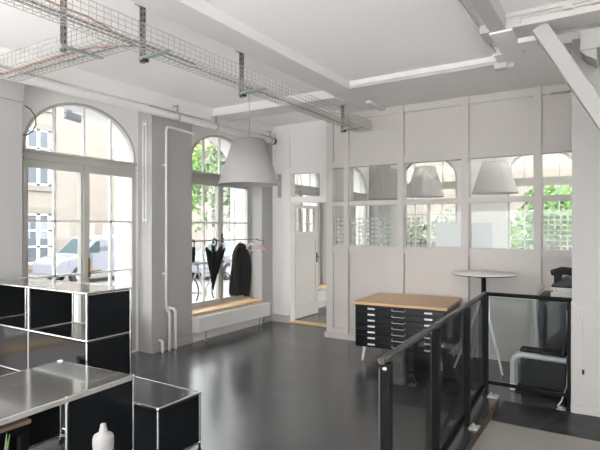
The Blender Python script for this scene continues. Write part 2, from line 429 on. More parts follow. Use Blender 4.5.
# return of the partition and door wall at Y = 7
struct(MB().box(PX0, PX0+.07, YP+.07, 7.12, 0, ZC).build('wall_return', M['part']))
YD = 7.0
dw = struct(extruded(rect(XW-.02, PX0+.02, 0, 3.72), [rect(-4.588,-3.9,.0,2.0), rect(-4.588,-4.03,2.10,2.49), rect(-4.94,-4.78,2.10,2.49)], 'y', YD, YD+.12).build('wall_door_side', M['wall'], origin=(-4.3,YD,0)))
MB().box(-4.594,-4.024,YD+.06,YD+.066,2.094,2.496).box(-4.946,-4.774,YD+.06,YD+.066,2.094,2.496).build('transom_pane', M['glass'], dw)
tr = MB()
for z0, z1 in ((1.05,1.12),(2.01,2.08),(2.51,2.58),(3.2,3.3),(.03,.14)): tr.box(-4.95,-4.70,YD-.018,YD+.002,z0,z1)
tr.box(-4.95,-4.90,YD-.02,YD+.002,.0,3.3).box(-4.70,-4.60,YD-.022,YD+.002,0,3.3)
tr.box(-4.6,-3.58,YD-.018,YD+.002,2.51,2.58).box(-4.02,-3.88,YD-.022,YD+.002,2.0,2.52)
tr.build('panel_mouldings', M['wall'], dw)
struct(MB().box(-4.588,-3.9,YD-.03,YD+.14,.0005,.018).build('trim_12', M['sill']))
# far wall behind the partition
fw_c = [-4.15, -1.46, 1.23]
struct(extruded(rect(XO,XE+.2,-.1,3.95), [arch_poly(c,.75,.6,2.85,.62) for c in fw_c], 'y', YF, YF+.35).build('wall_far', M['wall']))
for k, c in enumerate(fw_c):
    y0, y1 = YF+.05, YF+.11
    fan = [(c-.70,2.77),(c+.70,2.77)] + [(c+.70*math.cos(PI*i/16), 2.85+.57*math.sin(PI*i/16)) for i in range(17)]
    w = struct(extruded(arch_poly(c,.749,.601,2.85,.619), [rect(c-.69,c-.05,.68,2.58), rect(c+.05,c+.69,.68,2.58), fan], 'y', y0, y1).build('window_%d' % (k+9), M['frame']))
    b = MB()
    for x in (c-.37, c+.37):
        b.box(x-.013,x+.013,y0+.01,y1-.01,.67,2.6)
        b.box(x-.013,x+.013,y0+.01,y1-.01,2.76,2.85+.57*math.sqrt(1-(.37/.7)**2)+.004)
    for z in (1.3,1.93): b.box(c-.7,c-.04,y0+.01,y1-.01,z-.013,z+.013).box(c+.04,c+.7,y0+.01,y1-.01,z-.013,z+.013)
    b.build('glazing_bars', M['white'], w)
# white pier at the right, groove line and skirting
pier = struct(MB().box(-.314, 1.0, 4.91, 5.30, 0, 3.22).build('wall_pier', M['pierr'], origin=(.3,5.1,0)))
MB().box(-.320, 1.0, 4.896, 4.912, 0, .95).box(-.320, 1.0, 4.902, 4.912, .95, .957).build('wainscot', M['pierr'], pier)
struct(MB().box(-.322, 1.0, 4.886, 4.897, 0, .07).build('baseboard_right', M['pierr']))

# ------------------------------------------------------------------ pipes and conduits
def pipe_thing(name, pts, r, m, label, cat, group=None, n=12):
    o = MB().tube(pts, r, n).build(name, M[m]); return tag(o, label, cat, group)
hp = thing('heating_pipe', (-4.86,4.5,3.04), 'thick white pipe running under the ceiling along the window wall', 'pipe')
MB().tube([(-4.86,.5,3.04),(-4.86,6.86,3.04)], .047, 14).build('pipe', M['pipe'], hp)
for y in (2.35, 4.7, 5.45, 6.78):
    MB().tube([(-4.86,y-.012,3.04),(-4.86,y+.012,3.04)], .053, 14).bar((-4.86,y,3.08),(-4.86,y,3.20),.02,.02).bar((-4.86,y,3.19),(-4.94,y,3.19),.02,.02).build('clip', M['galv'], hp)
MB().tube([(-4.86,6.86,3.04),(-4.86,6.90,3.04)], .054, 14).build('end_cap', M['dark'], hp)
o = thing('heating_riser', (-4.9,4.53,0), 'thin white riser pipe with an elbow near the ceiling on the grey pier', 'pipe')
MB().tube([(-4.90,5.045,2.88),(-4.90,4.60,2.90),(-4.90,4.555,2.89),(-4.90,4.54,2.85),(-4.90,4.54,.56),(-4.885,4.55,.52)], .017, 10).build('pipe', M['pipe'], o)
MB().tube([(-4.885,4.55,.53),(-4.87,4.565,.50),(-4.87,4.57,.46),(-4.87,4.57,.0)], .021, 10).build('lower_pipe', M['white'], o)
for z in (2.4, 1.0): MB().bar((-4.95,4.54,z),(-4.90,4.54,z),.05,.025).build('clip', M['pipe'], o)
o = thing('heating_branch', (-4.87,4.67,0), 'short white pipe rising from the floor at the pier, right of the long riser', 'pipe')
MB().tube([(-4.93,4.63,.53),(-4.885,4.655,.53),(-4.87,4.67,.50),(-4.87,4.67,0)], .021, 10).build('pipe', M['white'], o)
MB().tube([(-4.945,4.625,.53),(-4.93,4.632,.53)], .03, 10).build('rosette', M['white'], o)
o = thing('pipe_stub', (-4.88,4.46,0), 'small white pipe stub at the foot of the pier', 'pipe')
MB().tube([(-4.88,4.46,0),(-4.88,4.46,.13),(-4.90,4.46,.15),(-4.945,4.46,.15)], .016, 8).build('pipe', M['pipe'], o)
o = thing('cable_duct', (-1.8,5.285,3.2), 'white conduit under the beam along the far edge of the ceiling', 'conduit')
MB().tube([(-2.64,5.29,3.24),(-1.0,5.29,3.24)], .022, 10).build('conduit', M['wallg'], o)
MB().box(-1.02,-.90,5.24,5.33,3.17,3.226).build('junction_box', M['wallg'], o)
MB().tube([(-.90,5.29,3.2),(-.84,5.30,3.2)], .028, 10).build('elbow', M['wallg'], o)
o = thing('twin_conduit', (-.2,4.27,3.26), 'pair of white conduits clipped to the front of the ceiling beam, upper right', 'conduit')
MB().tube([(-.80,4.27,3.225),(-.79,4.27,3.275),(-.76,4.275,3.285),(3.1,4.275,3.285)], .013, 8).build('conduit', M['wallg'], o)
MB().tube([(-.64,4.28,3.22),(-.635,4.28,3.255),(-.61,4.28,3.258),(3.1,4.28,3.258)], .011, 8).build('conduit', M['wallg'], o)
for x in (-.3,-.12,-.05): MB().box(x-.03,x+.03,4.255,4.30,3.245,3.30).build('clip', M['wallg'], o)
tag(MB().box(-.62,-.42,6.30,6.405,3.12,3.20).build('junction_box', M['part']), 'small white junction box under the beam at the top of the partition', 'box')
pipe_thing('ceiling_conduit', [(-2.965,3.12,ZC-.008),(-2.965,4.5,ZC-.008)], .007, 'cableg', 'thin grey straight conduit on the white ceiling above the wire tray', 'conduit', n=6)

# diagonal brace and its bracket
o = thing('diagonal_brace', (1.32,4.47,0), 'white sloping timber brace dropping from the ceiling beam past the pier', 'brace')
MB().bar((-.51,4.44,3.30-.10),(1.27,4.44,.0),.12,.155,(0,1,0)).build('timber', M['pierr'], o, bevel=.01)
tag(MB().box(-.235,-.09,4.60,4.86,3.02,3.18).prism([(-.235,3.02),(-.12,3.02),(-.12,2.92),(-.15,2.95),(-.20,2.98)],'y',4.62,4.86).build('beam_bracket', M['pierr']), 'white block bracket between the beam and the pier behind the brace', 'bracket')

# ------------------------------------------------------------------ wire cable tray
def wire_tray(mb, axis, a0, a1, b0, b1, z0, z1, step=.1, r=.0029):
    def P(a, b, z): return (b, a, z) if axis == 'y' else (a, b, z)
    nb = max(2, int(round((b1-b0)/.05)))
    for i in range(nb+1):
        b = b0 + (b1-b0)*i/nb; mb.tube([P(a0,b,z0),P(a1,b,z0)], r, 4)
    for z in (z0+(z1-z0)*.35, z0+(z1-z0)*.68, z1):
        for b in (b0, b1): mb.tube([P(a0,b,z),P(a1,b,z)], r*(1.25 if z == z1 else 1), 4)
    n = int((a1-a0)/step)
    for i in range(n+1):
        a = a0 + (a1-a0)*i/n
        mb.tube([P(a,b0,z1),P(a,b0,z0)], r, 4, False); mb.tube([P(a,b0,z0-r),P(a,b1,z0-r)], r, 4, False); mb.tube([P(a,b1,z0),P(a,b1,z1)], r, 4, False)
TZ0, TZ1 = 2.915, 3.03
mb = MB(); wire_tray(mb, 'y', .4, 6.28, -3.04, -2.80, TZ0, TZ1, .055)
tag(mb.build('cable_tray', M['galv']), 'long galvanised wire basket tray hung under the ceiling, ending at the partition', 'cable tray')
mb = MB(); wire_tray(mb, 'x', -4.60, -3.05, 2.20, 2.46, TZ0, TZ1, .06)
tag(mb.build('cable_tray', M['galv']), 'short wire basket tray branching towards the arched door', 'cable tray')
def hanger(name, x, y, ztop, d, label):
    o = thing(name, (x,y,ztop), label, 'tray hanger', 'steel hangers of the wire tray')
    c = MB(); c.box(x-.017,x-.013,y-.017,y+.017,2.86,ztop).box(x+.013,x+.017,y-.017,y+.017,2.86,ztop).box(x-.017,x+.017,y+.013,y+.017,2.86,ztop)
    c.build('channel', M['slotted'], o)
    MB().box(x-.06,x+.06,y-.03,y+.03,ztop-.006,ztop).ball((x-.045,y,ztop-.01),.012).ball((x+.045,y,ztop-.01),.012).build('ceiling_plate', M['galv'], o)
    if d == 'x': MB().prism([(x-.03,2.885),(x+.30,2.90),(x+.30,2.91),(x-.03,2.91)],'y',y-.018,y+.018).build('arm', M['galvg'], o); MB().box(x+.02,x+.045,y-.022,y+.022,2.865,2.885).build('clamp', M['dark'], o)
    else: MB().prism([(y-.03,2.88),(y+.32,2.90),(y+.32,2.91),(y-.03,2.91)],'x',x-.018,x+.018).build('arm', M['galvg'], o)
    return o
hanger('tray_hanger', -3.07, 3.81, ZC, 'x', 'slotted steel tray hanger above the pendant lamp')
hanger('tray_hanger', -3.07, 5.94, 3.225, 'x', 'short steel tray hanger at the partition end of the tray')
hanger('tray_hanger', -3.07, 2.607, ZC, 'x', 'slotted steel tray hanger just past the tray junction')
hanger('tray_hanger', -3.36, 2.14, ZC, 'y', 'slotted steel hanger carrying the branch tray, upper left corner')
def sag(pts, n=14, amp=.006):
    out = []
    for i in range(len(pts)-1):
        a, b = Vector(pts[i]), Vector(pts[i+1])
        for k in range(n): out.append(a.lerp(b, k/n) + Vector((random.uniform(-amp,amp), random.uniform(-amp,amp), random.uniform(0,amp))))
    out.append(Vector(pts[-1])); return out
zc = TZ0+.012
pipe_thing('loose_cable', sag([(-4.55,2.30,zc),(-3.3,2.31,zc),(-3.02,2.5,zc+.02),(-2.86,2.0,zc+.02),(-2.86,.5,zc+.02)]), .0075, 'copper', 'reddish cable bent round the junction of the two wire trays', 'cable', n=6)
pipe_thing('loose_cable', sag([(-2.93,.45,zc),(-2.92,2.0,zc),(-2.9,3.0,zc)]), .009, 'cableg', 'thick grey cable lying in the near end of the long tray', 'cable', n=6)
pipe_thing('loose_cable', sag([(-2.98,.45,zc),(-2.97,3.0,zc),(-2.95,4.3,zc),(-2.96,6.2,zc)]), .007, 'cableg', 'thin grey cable running the whole length of the long tray', 'cable', n=6)
pipe_thing('loose_cable', sag([(-4.56,2.38,zc),(-3.7,2.39,zc),(-3.1,2.40,zc)]), .008, 'cableg', 'grey cable lying in the short branch tray', 'cable', n=6)
pts = [(-4.935,2.73,2.80),(-4.90,2.765,2.77),(-4.87,2.80,2.70),(-4.87,2.81,2.62),(-4.90,2.79,2.55),(-4.93,2.75,2.51),(-4.945,2.715,2.51)]
pipe_thing('cable_loop', pts, .006, 'dark', 'black cable end looping out of the pier beside the arched door', 'cable', n=6)

# ------------------------------------------------------------------ pendant lamps
def lamp(x, y, zb, h, rb, rt, zt, label, name='pendant_lamp'):
    o = thing(name, (x,y,zb), label, 'pendant lamp', 'bell shaped pendant lamps')
    MB().lathe([(rb,0),(rt,h),(rt-.006,h-.003),(rb-.006,.004),(rb,0)], (x,y,zb), 40).lathe([(.03,h-.006),(rt-.004,h-.006),(rt-.004,h-.001),(.03,h-.001),(.03,h-.006)], (x,y,zb), 40).build('shade', M['shade'], o)
    MB().bar((x+rb*.56*1.009,y-rb*.83*1.009,zb),(x+rt*.56*1.009,y-rt*.83*1.009,zb+h),.006,.003).build('seam', M['shade'], o)
    MB().tube([(x,y,zb+h-.09),(x,y,zb+h+.02)], .028, 10).build('socket', M['cord'], o)
    MB().ball((x,y,zb+h-.15), .05).build('bulb', M['white'], o)
    MB().tube([(x,y,zb+h),(x+.012,y,zb+h+(zt-zb-h)*.4),(x-.004,y,zt-.01)], .0035, 6).build('cord', M['cord'], o)
    MB().lathe([(.0,zt-.028-zb),(.04,zt-.025-zb),(.045,zt-zb),(0,zt-zb)], (x,y,zb), 14).build('ceiling_rose', M['cord'], o)
lamp(-3.81, 4.87, 2.12, .555, .375, .195, ZC, 'large white cone pendant lamp hanging in front of the second window')
lamp(-3.66, 8.9, 2.13, .56, .36, .19, 3.72, 'pale pendant lamp behind the narrow left partition panes')
lamp(-2.94, 8.96, 2.15, .54, .35, .19, 3.72, 'grey pendant lamp seen through the partition before an arched window')
lamp(-1.73, 8.96, 2.17, .53, .375, .20, 3.72, 'grey pendant lamp seen through the partition right of the white board')

# ------------------------------------------------------------------ corridor door, radiators
d2 = thing('door_2', (-4.66,7.13,0), None, None); d2['kind'] = 'structure'
DX0, DX1 = -4.70, -4.655
dh = [rect(7.27,7.42,1.52,1.93), rect(7.47,7.66,1.52,1.93), rect(7.71,7.90,1.52,1.93)]
extruded(rect(7.13,8.02,.012,1.985), dh, 'x', DX0, DX1).build('leaf', M['doorp'], d2)
b = MB()
for a in (7.27, 7.47, 7.71): b.box(DX0+.02,DX0+.025,a-.004,a+.19+(.004 if a > 7.3 else -.036),1.516,1.934)
b.build('pane', M['glass'], d2)
b = MB()
for z in (1.40, .84): b.box(DX1-.002,DX1+.008,7.25,7.92,z,z+.02)
b.box(DX1-.002,DX1+.008,7.25,7.262,.2,1.40).box(DX1-.002,DX1+.008,7.908,7.92,.2,1.40).box(DX1-.002,DX1+.008,7.25,7.92,.2,.215)
b.build('panel_moulding', M['doorp'], d2)
MB().box(DX1,DX1+.006,7.95,7.99,.95,1.13).tube([(DX1,7.97,1.05),(DX1+.05,7.97,1.05),(DX1+.055,7.86,1.05)],.009).build('handle', M['dark'], d2)
def radiator(y0, y1, label):
    o = thing('convector', (-4.86,(y0+y1)/2,0), label, 'radiator', 'low white convectors under the windows')
    MB().box(-4.93,-4.80,y0,y1,.15,.362).build('casing', M['white'], o, bevel=.006)
    g = MB()
    n = int((y1-y0)/.03)
    for i in range(n): g.box(-4.915,-4.815,y0+.012+i*(y1-y0-.02)/n,y0+.018+i*(y1-y0-.02)/n,.362,.3635)
    g.build('grille', M['cableg'], o)
    for y in (y0+.2, y1-.2):
        MB().tube([(-4.86,y,.0),(-4.86,y,.17)], .010, 8).tube([(-4.86,y,.0),(-4.86,y,.006)], .022, 10).build('foot', M['galv'], o)
    MB().tube([(-4.86,y1-.08,.17),(-4.86,y1-.08,.06),(-4.92,y1-.05,.05)], .012, 8).build('valve', M['galv'], o)
radiator(5.04, 6.70, 'low white convector heater beneath the coat rail window')
radiator(7.46, 9.0, 'low white convector in the corridor behind the open door')
struct(MB().box(-4.95,-4.60,6.955,6.99,0,.12).build('baseboard_1', M['part']))

# ------------------------------------------------------------------ coat rail and what hangs there
XRL, ZRL = -5.02, 1.40
o = thing('coat_rail', (XRL,5.86,ZRL), 'thin steel clothes rail across the second window', 'clothes rail')
MB().tube([(XRL,5.057,ZRL),(XRL,6.674,ZRL)], .009, 8).build('rod', M['galvd'], o)
for y in (5.062, 6.666): MB().tube([(XRL,y-.004,ZRL),(XRL,y+.004,ZRL)], .025, 12).build('flange', M['galv'], o)
MB().tube([(XRL,6.6,ZRL),(XRL+.05,6.62,ZRL-.02),(XRL+.11,6.66,ZRL-.03),(XRL+.13,6.66,ZRL-.06),(XRL+.10,6.66,ZRL-.08)], .006, 6).build('side_hook', M['dark'], o)
def hook_pts(y, z0, r=.022):      # hook over the rail, in the XZ plane
    return [(XRL+r*math.cos(a), y, ZRL-.002+r*math.sin(a)*.9+ .003) for a in [PI*1.0*i/8 for i in range(9)]][::-1] + [(XRL+r, y, z0+.02), (XRL+r*.4, y, z0)]
# umbrella
uy, uzt = 5.60, ZRL-.105
u = thing('folded_umbrella', (XRL,uy,ZRL-.76), 'black folded umbrella hooked on the clothes rail beside the jacket', 'umbrella')
MB().tube([(XRL-.03,uy,ZRL-.05),(XRL-.036,uy,ZRL-.005),(XRL-.022,uy,ZRL+.020),(XRL,uy,ZRL+.026),(XRL+.024,uy,ZRL+.016),(XRL+.034,uy,ZRL-.01),(XRL+.03,uy,ZRL-.05),(XRL+.022,uy,uzt+.02)], .012, 8).build('handle', M['darkp'], u)
MB().tube([(XRL+.022,uy,uzt+.03),(XRL,uy-.02,ZRL-.45),(XRL,uy-.06,ZRL-.76)], .005, 6).build('shaft', M['galv'], u)
rings = []; n = 56
prof = [.03,.03,.19,.178,.160,.142,.125,.109,.093,.078,.062,.047,.033,.020,.008]
zz = [-.16,-.10,.0] + [-.05*k for k in range(1,13)]
for i in range(15):
    cy = uy - .05*max(0,(i-2))/12; R_ = []
    for k in range(n):
        a = 2*PI*k/n; tw = max(0,i-2)*.16
        lobe = .70+.30*math.cos(7*a+tw) if i > 1 else 1
        jag = .055*math.cos(7*a+.2)-.03*math.sin(2*a+.7) if i == 2 else (.02*math.cos(7*a+.3) if i == 3 else 0)
        R_.append((XRL+prof[i]*lobe*.62*math.cos(a)+.01, cy+prof[i]*lobe*math.sin(a), uzt-.03+zz[i]+jag))
    rings.append(R_)
MB().loft(rings).build('canopy', M['fabric'], u)
MB().tube([(XRL+.05,uy+.11,uzt-.08),(XRL+.06,uy+.145,uzt-.16),(XRL+.05,uy+.13,uzt-.24)], .004, 5).build('strap', M['fabric'], u)
MB().tube([(XRL+.05,uy-.12,uzt-.08),(XRL+.07,uy-.15,uzt-.17),(XRL+.05,uy-.13,uzt-.21)], .006, 5).build('strap', M['fabric'], u)
MB().tube([(XRL,uy-.055,ZRL-.71),(XRL,uy-.062,ZRL-.775)], [.007,.003], 6).build('tip', M['galv'], u)
# small umbrella
su = 5.15
u = thing('compact_umbrella', (XRL,su,ZRL-.3), 'small furled black umbrella at the left end of the rail', 'umbrella')
MB().tube([(XRL-.02,su,ZRL-.02),(XRL-.02,su,ZRL+.008),(XRL,su,ZRL+.022),(XRL+.02,su,ZRL+.008),(XRL+.022,su,ZRL-.05),(XRL+.01,su,ZRL-.09)], .008, 8).build('handle', M['darkp'], u)
MB().tube([(XRL+.01,su,ZRL-.08),(XRL+.01,su,ZRL-.11),(XRL,su,ZRL-.2),(XRL,su,ZRL-.27),(XRL,su,ZRL-.305)], [.018,.026,.029,.026,.012], 10).build('canopy', M['fabric'], u)
# jacket on its hanger
jy = 6.19
j = thing('jacket', (XRL,jy,.52), 'black jacket on a hanger at the clothes rail', 'jacket')
def ring(z, wy, wx, cy, ph=0, fold=.06, n=36, cx=XRL+.01):
    R = []
    for k in range(n):
        a = 2*PI*k/n; q = 1+fold*math.sin(7*a+ph)+fold*.6*math.sin(11*a-ph*1.3)
        ca, sa = math.cos(a), math.sin(a)
        sx = math.copysign(abs(ca)**.8, ca); sy = math.copysign(abs(sa)**.8, sa)
        R.append((cx+wx*sx*q, cy+wy*sy*q, z))
    return R
spec = [(1.345,.03,.035,.0,0),(1.325,.05,.05,0,.02),(1.285,.08,.065,-.003,.03),(1.23,.115,.08,-.005,.05),(1.16,.138,.09,-.01,.08),(1.05,.145,.095,-.015,.10),(.94,.145,.09,-.02,.13),(.82,.15,.09,-.026,.15),(.70,.158,.092,-.034,.16),(.60,.16,.09,-.04,.17),(.535,.152,.085,-.042,.17)]
MB().loft([ring(z,wy,wx,jy+c,z*3,f) for z,wy,wx,c,f in spec]).build('body', M['fabric'], j)
for s, l in ((1,.50),(-1,.58)):
    pts = [(XRL+.02,jy+s*.09,1.235),(XRL+.04,jy+s*.14-.01,1.12),(XRL+.06,jy+s*.15-.015,.95),(XRL+.075,jy+s*.13-.025,.76),(XRL+.08,jy+s*.10-.03,l)]
    MB().tube(pts, [.045,.056,.052,.05,.044], 12).build('sleeve', M['fabric'], j)
MB().tube([(XRL+.03,jy-.035,1.335),(XRL+.055,jy-.045,1.29),(XRL+.085,jy-.01,1.18)], [.02,.028,.012], 8).tube([(XRL+.03,jy+.035,1.335),(XRL+.055,jy+.045,1.29),(XRL+.085,jy+.01,1.18)], [.02,.028,.012], 8).build('collar', M['fabric'], j)
MB().prism([(jy-.215,.53),(jy-.12,.51),(jy-.12,.95),(jy-.165,.95)],'x',XRL-.03,XRL-.015).build('lining', M['greyc'], j)
MB().tube([(XRL-.024,jy,ZRL-.012),(XRL-.02,jy,ZRL+.012),(XRL,jy,ZRL+.022),(XRL+.022,jy,ZRL+.012),(XRL+.022,jy,ZRL-.015),(XRL,jy,ZRL-.04),(XRL,jy,1.335)], .0045, 6).ball((XRL,jy,1.352),.022).build('hanger_hook', M['hangwood'], j)
# empty hangers
def hanger_empty(y, rz, m, label):
    o = thing('coat_hanger', (XRL,y,ZRL), label, 'coat hanger')
    z0 = ZRL-.07
    c, s = math.cos(rz), math.sin(rz)
    f = lambda a, z, d=0: (XRL+a*s+d*c, y+a*c-d*s, z)
    MB().tube([f(0,ZRL-.012,-.022),f(0,ZRL+.012,-.02),f(0,ZRL+.022,0),f(0,ZRL+.012,.02),f(0,ZRL-.015,.02),f(0,ZRL-.035,0),f(0,z0,0)], .004, 6).build('hook', M['galv'], o)
    MB().tube([f(-.21,z0-.115),f(-.1,z0-.045),f(0,z0+.004),f(.1,z0-.045),f(.21,z0-.115)], [.012,.016,.018,.016,.012], 8).build('shoulder', M[m], o)
    MB().tube([f(-.205,z0-.115),f(.205,z0-.115)], .009, 6).build('crossbar', M[m], o)
hanger_empty(6.47, .55, 'white', 'empty white coat hanger nearest the jacket')
hanger_empty(6.56, 1.0, 'hangwood', 'empty wooden coat hanger at the right end of the rail')

# ------------------------------------------------------------------ flat file chest
cx0, cx1, cy0, cy1 = -2.655, -1.595, 5.42, 6.31
ch = thing('plan_chest', ((cx0+cx1)/2,(cy0+cy1)/2,0), 'black plan chest with a light wooden top standing at the partition', 'chest of drawers')
MB().box(cx0,cx1,cy0+.02,cy1,.185,.684).build('body', M['blackp'], ch, bevel=.003)
MB().box(cx0-.018,cx1+.018,cy0-.012,cy1+.02,.684,.716).build('top', M['beech'], ch, bevel=.003)
for i in range(7):
    z1 = .668 - i*.0685 - (.008 if i == 6 else 0); z0 = z1-.062
    if i == 6: z0 = .192
    dr = MB().box(cx0+.012,cx1-.012,cy0+.003,cy0+.021,z0,z1).build('drawer', M['blackp'], ch, bevel=.002)
    zm = (z0+z1)/2+.004
    for x in (-2.45,-1.785):
        MB().box(x-.044,x+.044,cy0-.002,cy0+.004,zm-.010,zm+.010).build('label_holder', M['label'], dr)
    xm = -2.122
    MB().tube([(xm-.075,cy0+.003,zm+.012),(xm-.075,cy0-.026,zm+.004),(xm-.065,cy0-.03,zm),(xm+.065,cy0-.03,zm),(xm+.075,cy0-.026,zm+.004),(xm+.075,cy0+.003,zm+.012)], .0055, 8).build('handle', M['galv'], dr)
for x in (cx0+.09,cx1-.09):
    for y in (cy0+.10,cy1-.10):
        MB().tube([(x,y,.187),(x+(-.03 if x < -2 else .03),y,.0)], [.022,.013], 12).build('leg', M['white'], ch)

ch.rotation_euler.z = math.radians(4.5)

# ------------------------------------------------------------------ tall round table
tx, ty = -1.275, 5.98
t = thing('bar_table', (tx,ty,0), 'tall round white bar table with a black column behind the railing', 'table')
MB().lathe([(0,1.052),(.345,1.052),(.35,1.058),(.35,1.066),(.345,1.072),(0,1.072)], (tx,ty,0), 48).build('tabletop', M['tabletop'], t)
MB().lathe([(.337,1.0495),(.351,1.053),(.351,1.060)], (tx,ty,0), 48).lathe([(0,1.0515),(.345,1.0515),(.349,1.0525)], (tx,ty,0), 48).build('edge_band', M['dark'], t)
MB().tube([(tx,ty,.74),(tx,ty,1.05)], .026, 14).box(tx-.06,tx+.05,ty-.06,ty+.05,1.02,1.052).build('column', M['black'], t)
MB().tube([(tx,ty,.70),(tx,ty,.78)], .045, 14).build('hub', M['black'], t)
for a in (-PI/4, math.radians(-140), math.radians(125)):
    MB().tube([(tx+.03*math.cos(a),ty+.03*math.sin(a),.76),(tx+.355*math.cos(a),ty+.355*math.sin(a),.0)], [.018,.012], 10).build('leg', M['white'], t)

# ------------------------------------------------------------------ copier and chair behind the railing
o = thing('copier', (-.33,5.85,0), 'black and white office copier half hidden behind the white pier', 'copier')
MB().box(-.655,-.02,5.52,6.15,.03,.86).build('body', M['darkp'], o, bevel=.01)
prof = [(-.645,.02),(-.655,.3),(-.668,.55),(-.69,.84),(-.70,.925)]
rim = MB(); rim.loft([[(x-.012,5.49,z),(x+.022,5.49,z),(x+.022,5.56,z),(x-.012,5.56,z)] for x, z in prof])
rim.prism([(5.49,.905),(6.15,.925),(6.15,.955),(5.49,.93)],'x',-.71,-.665)
rim.build('white_trim', M['plastic'], o)
MB().box(-.66,-.02,5.56,6.15,.86,.895).build('shelf', M['darkp'], o)
MB().box(-.545,-.02,5.58,6.12,.895,.995).build('scanner', M['plastic'], o, bevel=.012)
MB().box(-.50,-.49,5.575,5.582,.965,.972).box(-.545,-.52,5.574,5.582,.955,.965).build('buttons', M['dark'], o)
fd = MB().prism([(-.545,.995),(-.02,.995),(-.02,1.10),(-.40,1.09),(-.47,1.06),(-.54,1.02)],'y',5.60,6.10)
fd.build('document_feeder', M['darkp'], o, bevel=.015)
MB().tube([(-.55,5.66,1.135),(-.45,5.66,1.16),(-.30,5.66,1.15),(-.02,5.66,1.16)], [.03,.042,.04,.04], 10).prism([(-.52,1.02),(-.47,1.02),(-.44,1.14),(-.52,1.14)],'y',5.62,5.70).build('feeder_tray', M['fabric'], o)
MB().box(-.60,-.52,5.512,5.521,.70,.82).box(-.60,-.1,5.512,5.521,.42,.43).build('front_seams', M['dark'], o)

c = thing('cantilever_chair', (-.62,5.33,0), 'black cantilever chair with a thick chrome tube frame behind the railing', 'chair')
for y, r_ in ((5.25, .027), (5.45, .018)):
    pts = [(-.845,y,.012),(-.845,y,.08),(-.845,y,.27)]
    pts += [(-.845+.09*(1-math.cos(a)),y,.27+.09*math.sin(a)) for a in [PI/2*i/6 for i in range(1,7)]]
    pts += [(-.6,y,.358),(-.38,y,.350)]
    MB().tube(pts, r_, 12).build('side_frame', M['silver'], c)
    MB().tube([(-.83,y,.014),(-.38,y,.014)], .012, 10).build('floor_runner', M['black'], c)
MB().box(-.79,-.38,5.275,5.435,.385,.41).build('seat', M['fabric'], c, bevel=.01)
MB().box(-.785,-.385,5.29,5.425,.05,.33).build('seat_base', M['darkp'], c, bevel=.015)
bk = MB().loft([[(-.42+t*.10+dx, y, .40+t*.38) for dx, y in ((-.015,5.27),(.015,5.27),(.015,5.44),(-.015,5.44))] for t in (0,.25,.5,.75,1)])
bk.build('backrest', M['fabric'], c, bevel=.01)
MB().tube([(-.42,5.26,.36),(-.41,5.255,.42),(-.32,5.255,.80)], .010, 8).tube([(-.42,5.45,.36),(-.41,5.455,.42),(-.32,5.455,.80)], .010, 8).build('back_frame', M['darkp'], c)
pipe_thing('power_cord', [(-.355,4.99,.86),(-.35,5.0,.6),(-.352,4.99,.35),(-.36,4.98,.2),(-.40,4.97,.06),(-.43,4.97,.012)], .006, 'plastic', 'thin pale cord dropping to the floor beside the pier edge', 'cord', n=6)
o = thing('hanging_cord', (-.24,4.89,.35), 'thin white cord with a small plug hanging down the front of the pier', 'cord')
MB().tube([(-.312,4.893,.955),(-.29,4.889,.935),(-.255,4.888,.90),(-.235,4.888,.86),(-.228,4.888,.78),(-.228,4.888,.38)], .004, 6).build('cord', M['plastic'], o)
MB().tube([(-.228,4.888,.385),(-.228,4.888,.345)], .009, 8).build('plug', M['dark'], o)

# ------------------------------------------------------------------ glass railing
def RX(y): return -.931 - (y-2.146)*.042
g = thing('glass_railing', (-1.0,4.0,0), 'black steel railing with smoked glass panels around the floor board', 'railing')
HZ = .985
cor = (RX(4.97), 4.97)
MB().tube([(RX(2.20),2.20,HZ-.018),(cor[0],cor[1],HZ-.018)], .018, 12).build('handrail', M['rail'], g)
MB().tube([(cor[0],cor[1],HZ-.02),(-.316,4.945,HZ-.02)], .018, 12).build('handrail', M['black'], g)
MB().ball((cor[0],cor[1],HZ-.018),.0185).build('corner_joint', M['rail'], g)
py = [2.25, 3.16, 4.10, 4.955]
for i, y in enumerate(py):
    x = RX(y)
    p = MB().box(x-.012,x+.034,y-.022,y+.022,.0,HZ-.035).build('post', M['black'], g, bevel=.003)
    MB().box(x-.020,x-.012,y-.03,y-.014,.05,HZ-.06).build('clamp_strip', M['rail'], p)
    if i == 0: MB().ball((x+.010,y-.024,.925),.014, 8, 5).build('bolt', M['chrome'], p)
    b = MB().box(x+.034,x+.125,y-.045,y+.045,.0,.012)
    b.ball((x+.06,y-.02,.016),.011).ball((x+.10,y+.02,.016),.011).ball((x+.08,y-.03,.016),.009).ball((x+.055,y+.03,.02),.012)
    b.build('foot_plate', M['galv'], p)
for a, b in zip(py[:-1], py[1:]):
    xa, xb = RX(a), RX(b)
    MB().prism([(xa-.016,a+.028),(xb-.016,b-.032),(xb-.008,b-.032),(xa-.008,a+.028)],'z',.10,HZ-.05).build('glass_panel', M['rglass'], g)
    MB().bar((xa,a+.022,.085),(xb,b-.022,.085),.03,.03).build('bottom_rail', M['black'], g)
MB().prism([(cor[0]+.05,4.951),(-.36,4.938),(-.36,4.946),(cor[0]+.05,4.959)],'z',.16,HZ-.045).build('glass_panel', M['rglass'], g)
MB().tube([(cor[0]+.03,4.957,.13),(-.36,4.942,.13)], .017, 10).build('bottom_rail', M['black'], g)
MB().box(-.352,-.328,4.925,4.965,.0,HZ-.03).build('end_post', M['black'], g)
MB().box(-.43,-.36,4.90,4.97,.0,.012).ball((-.40,4.93,.018),.014).build('foot_plate', M['galv'], g)

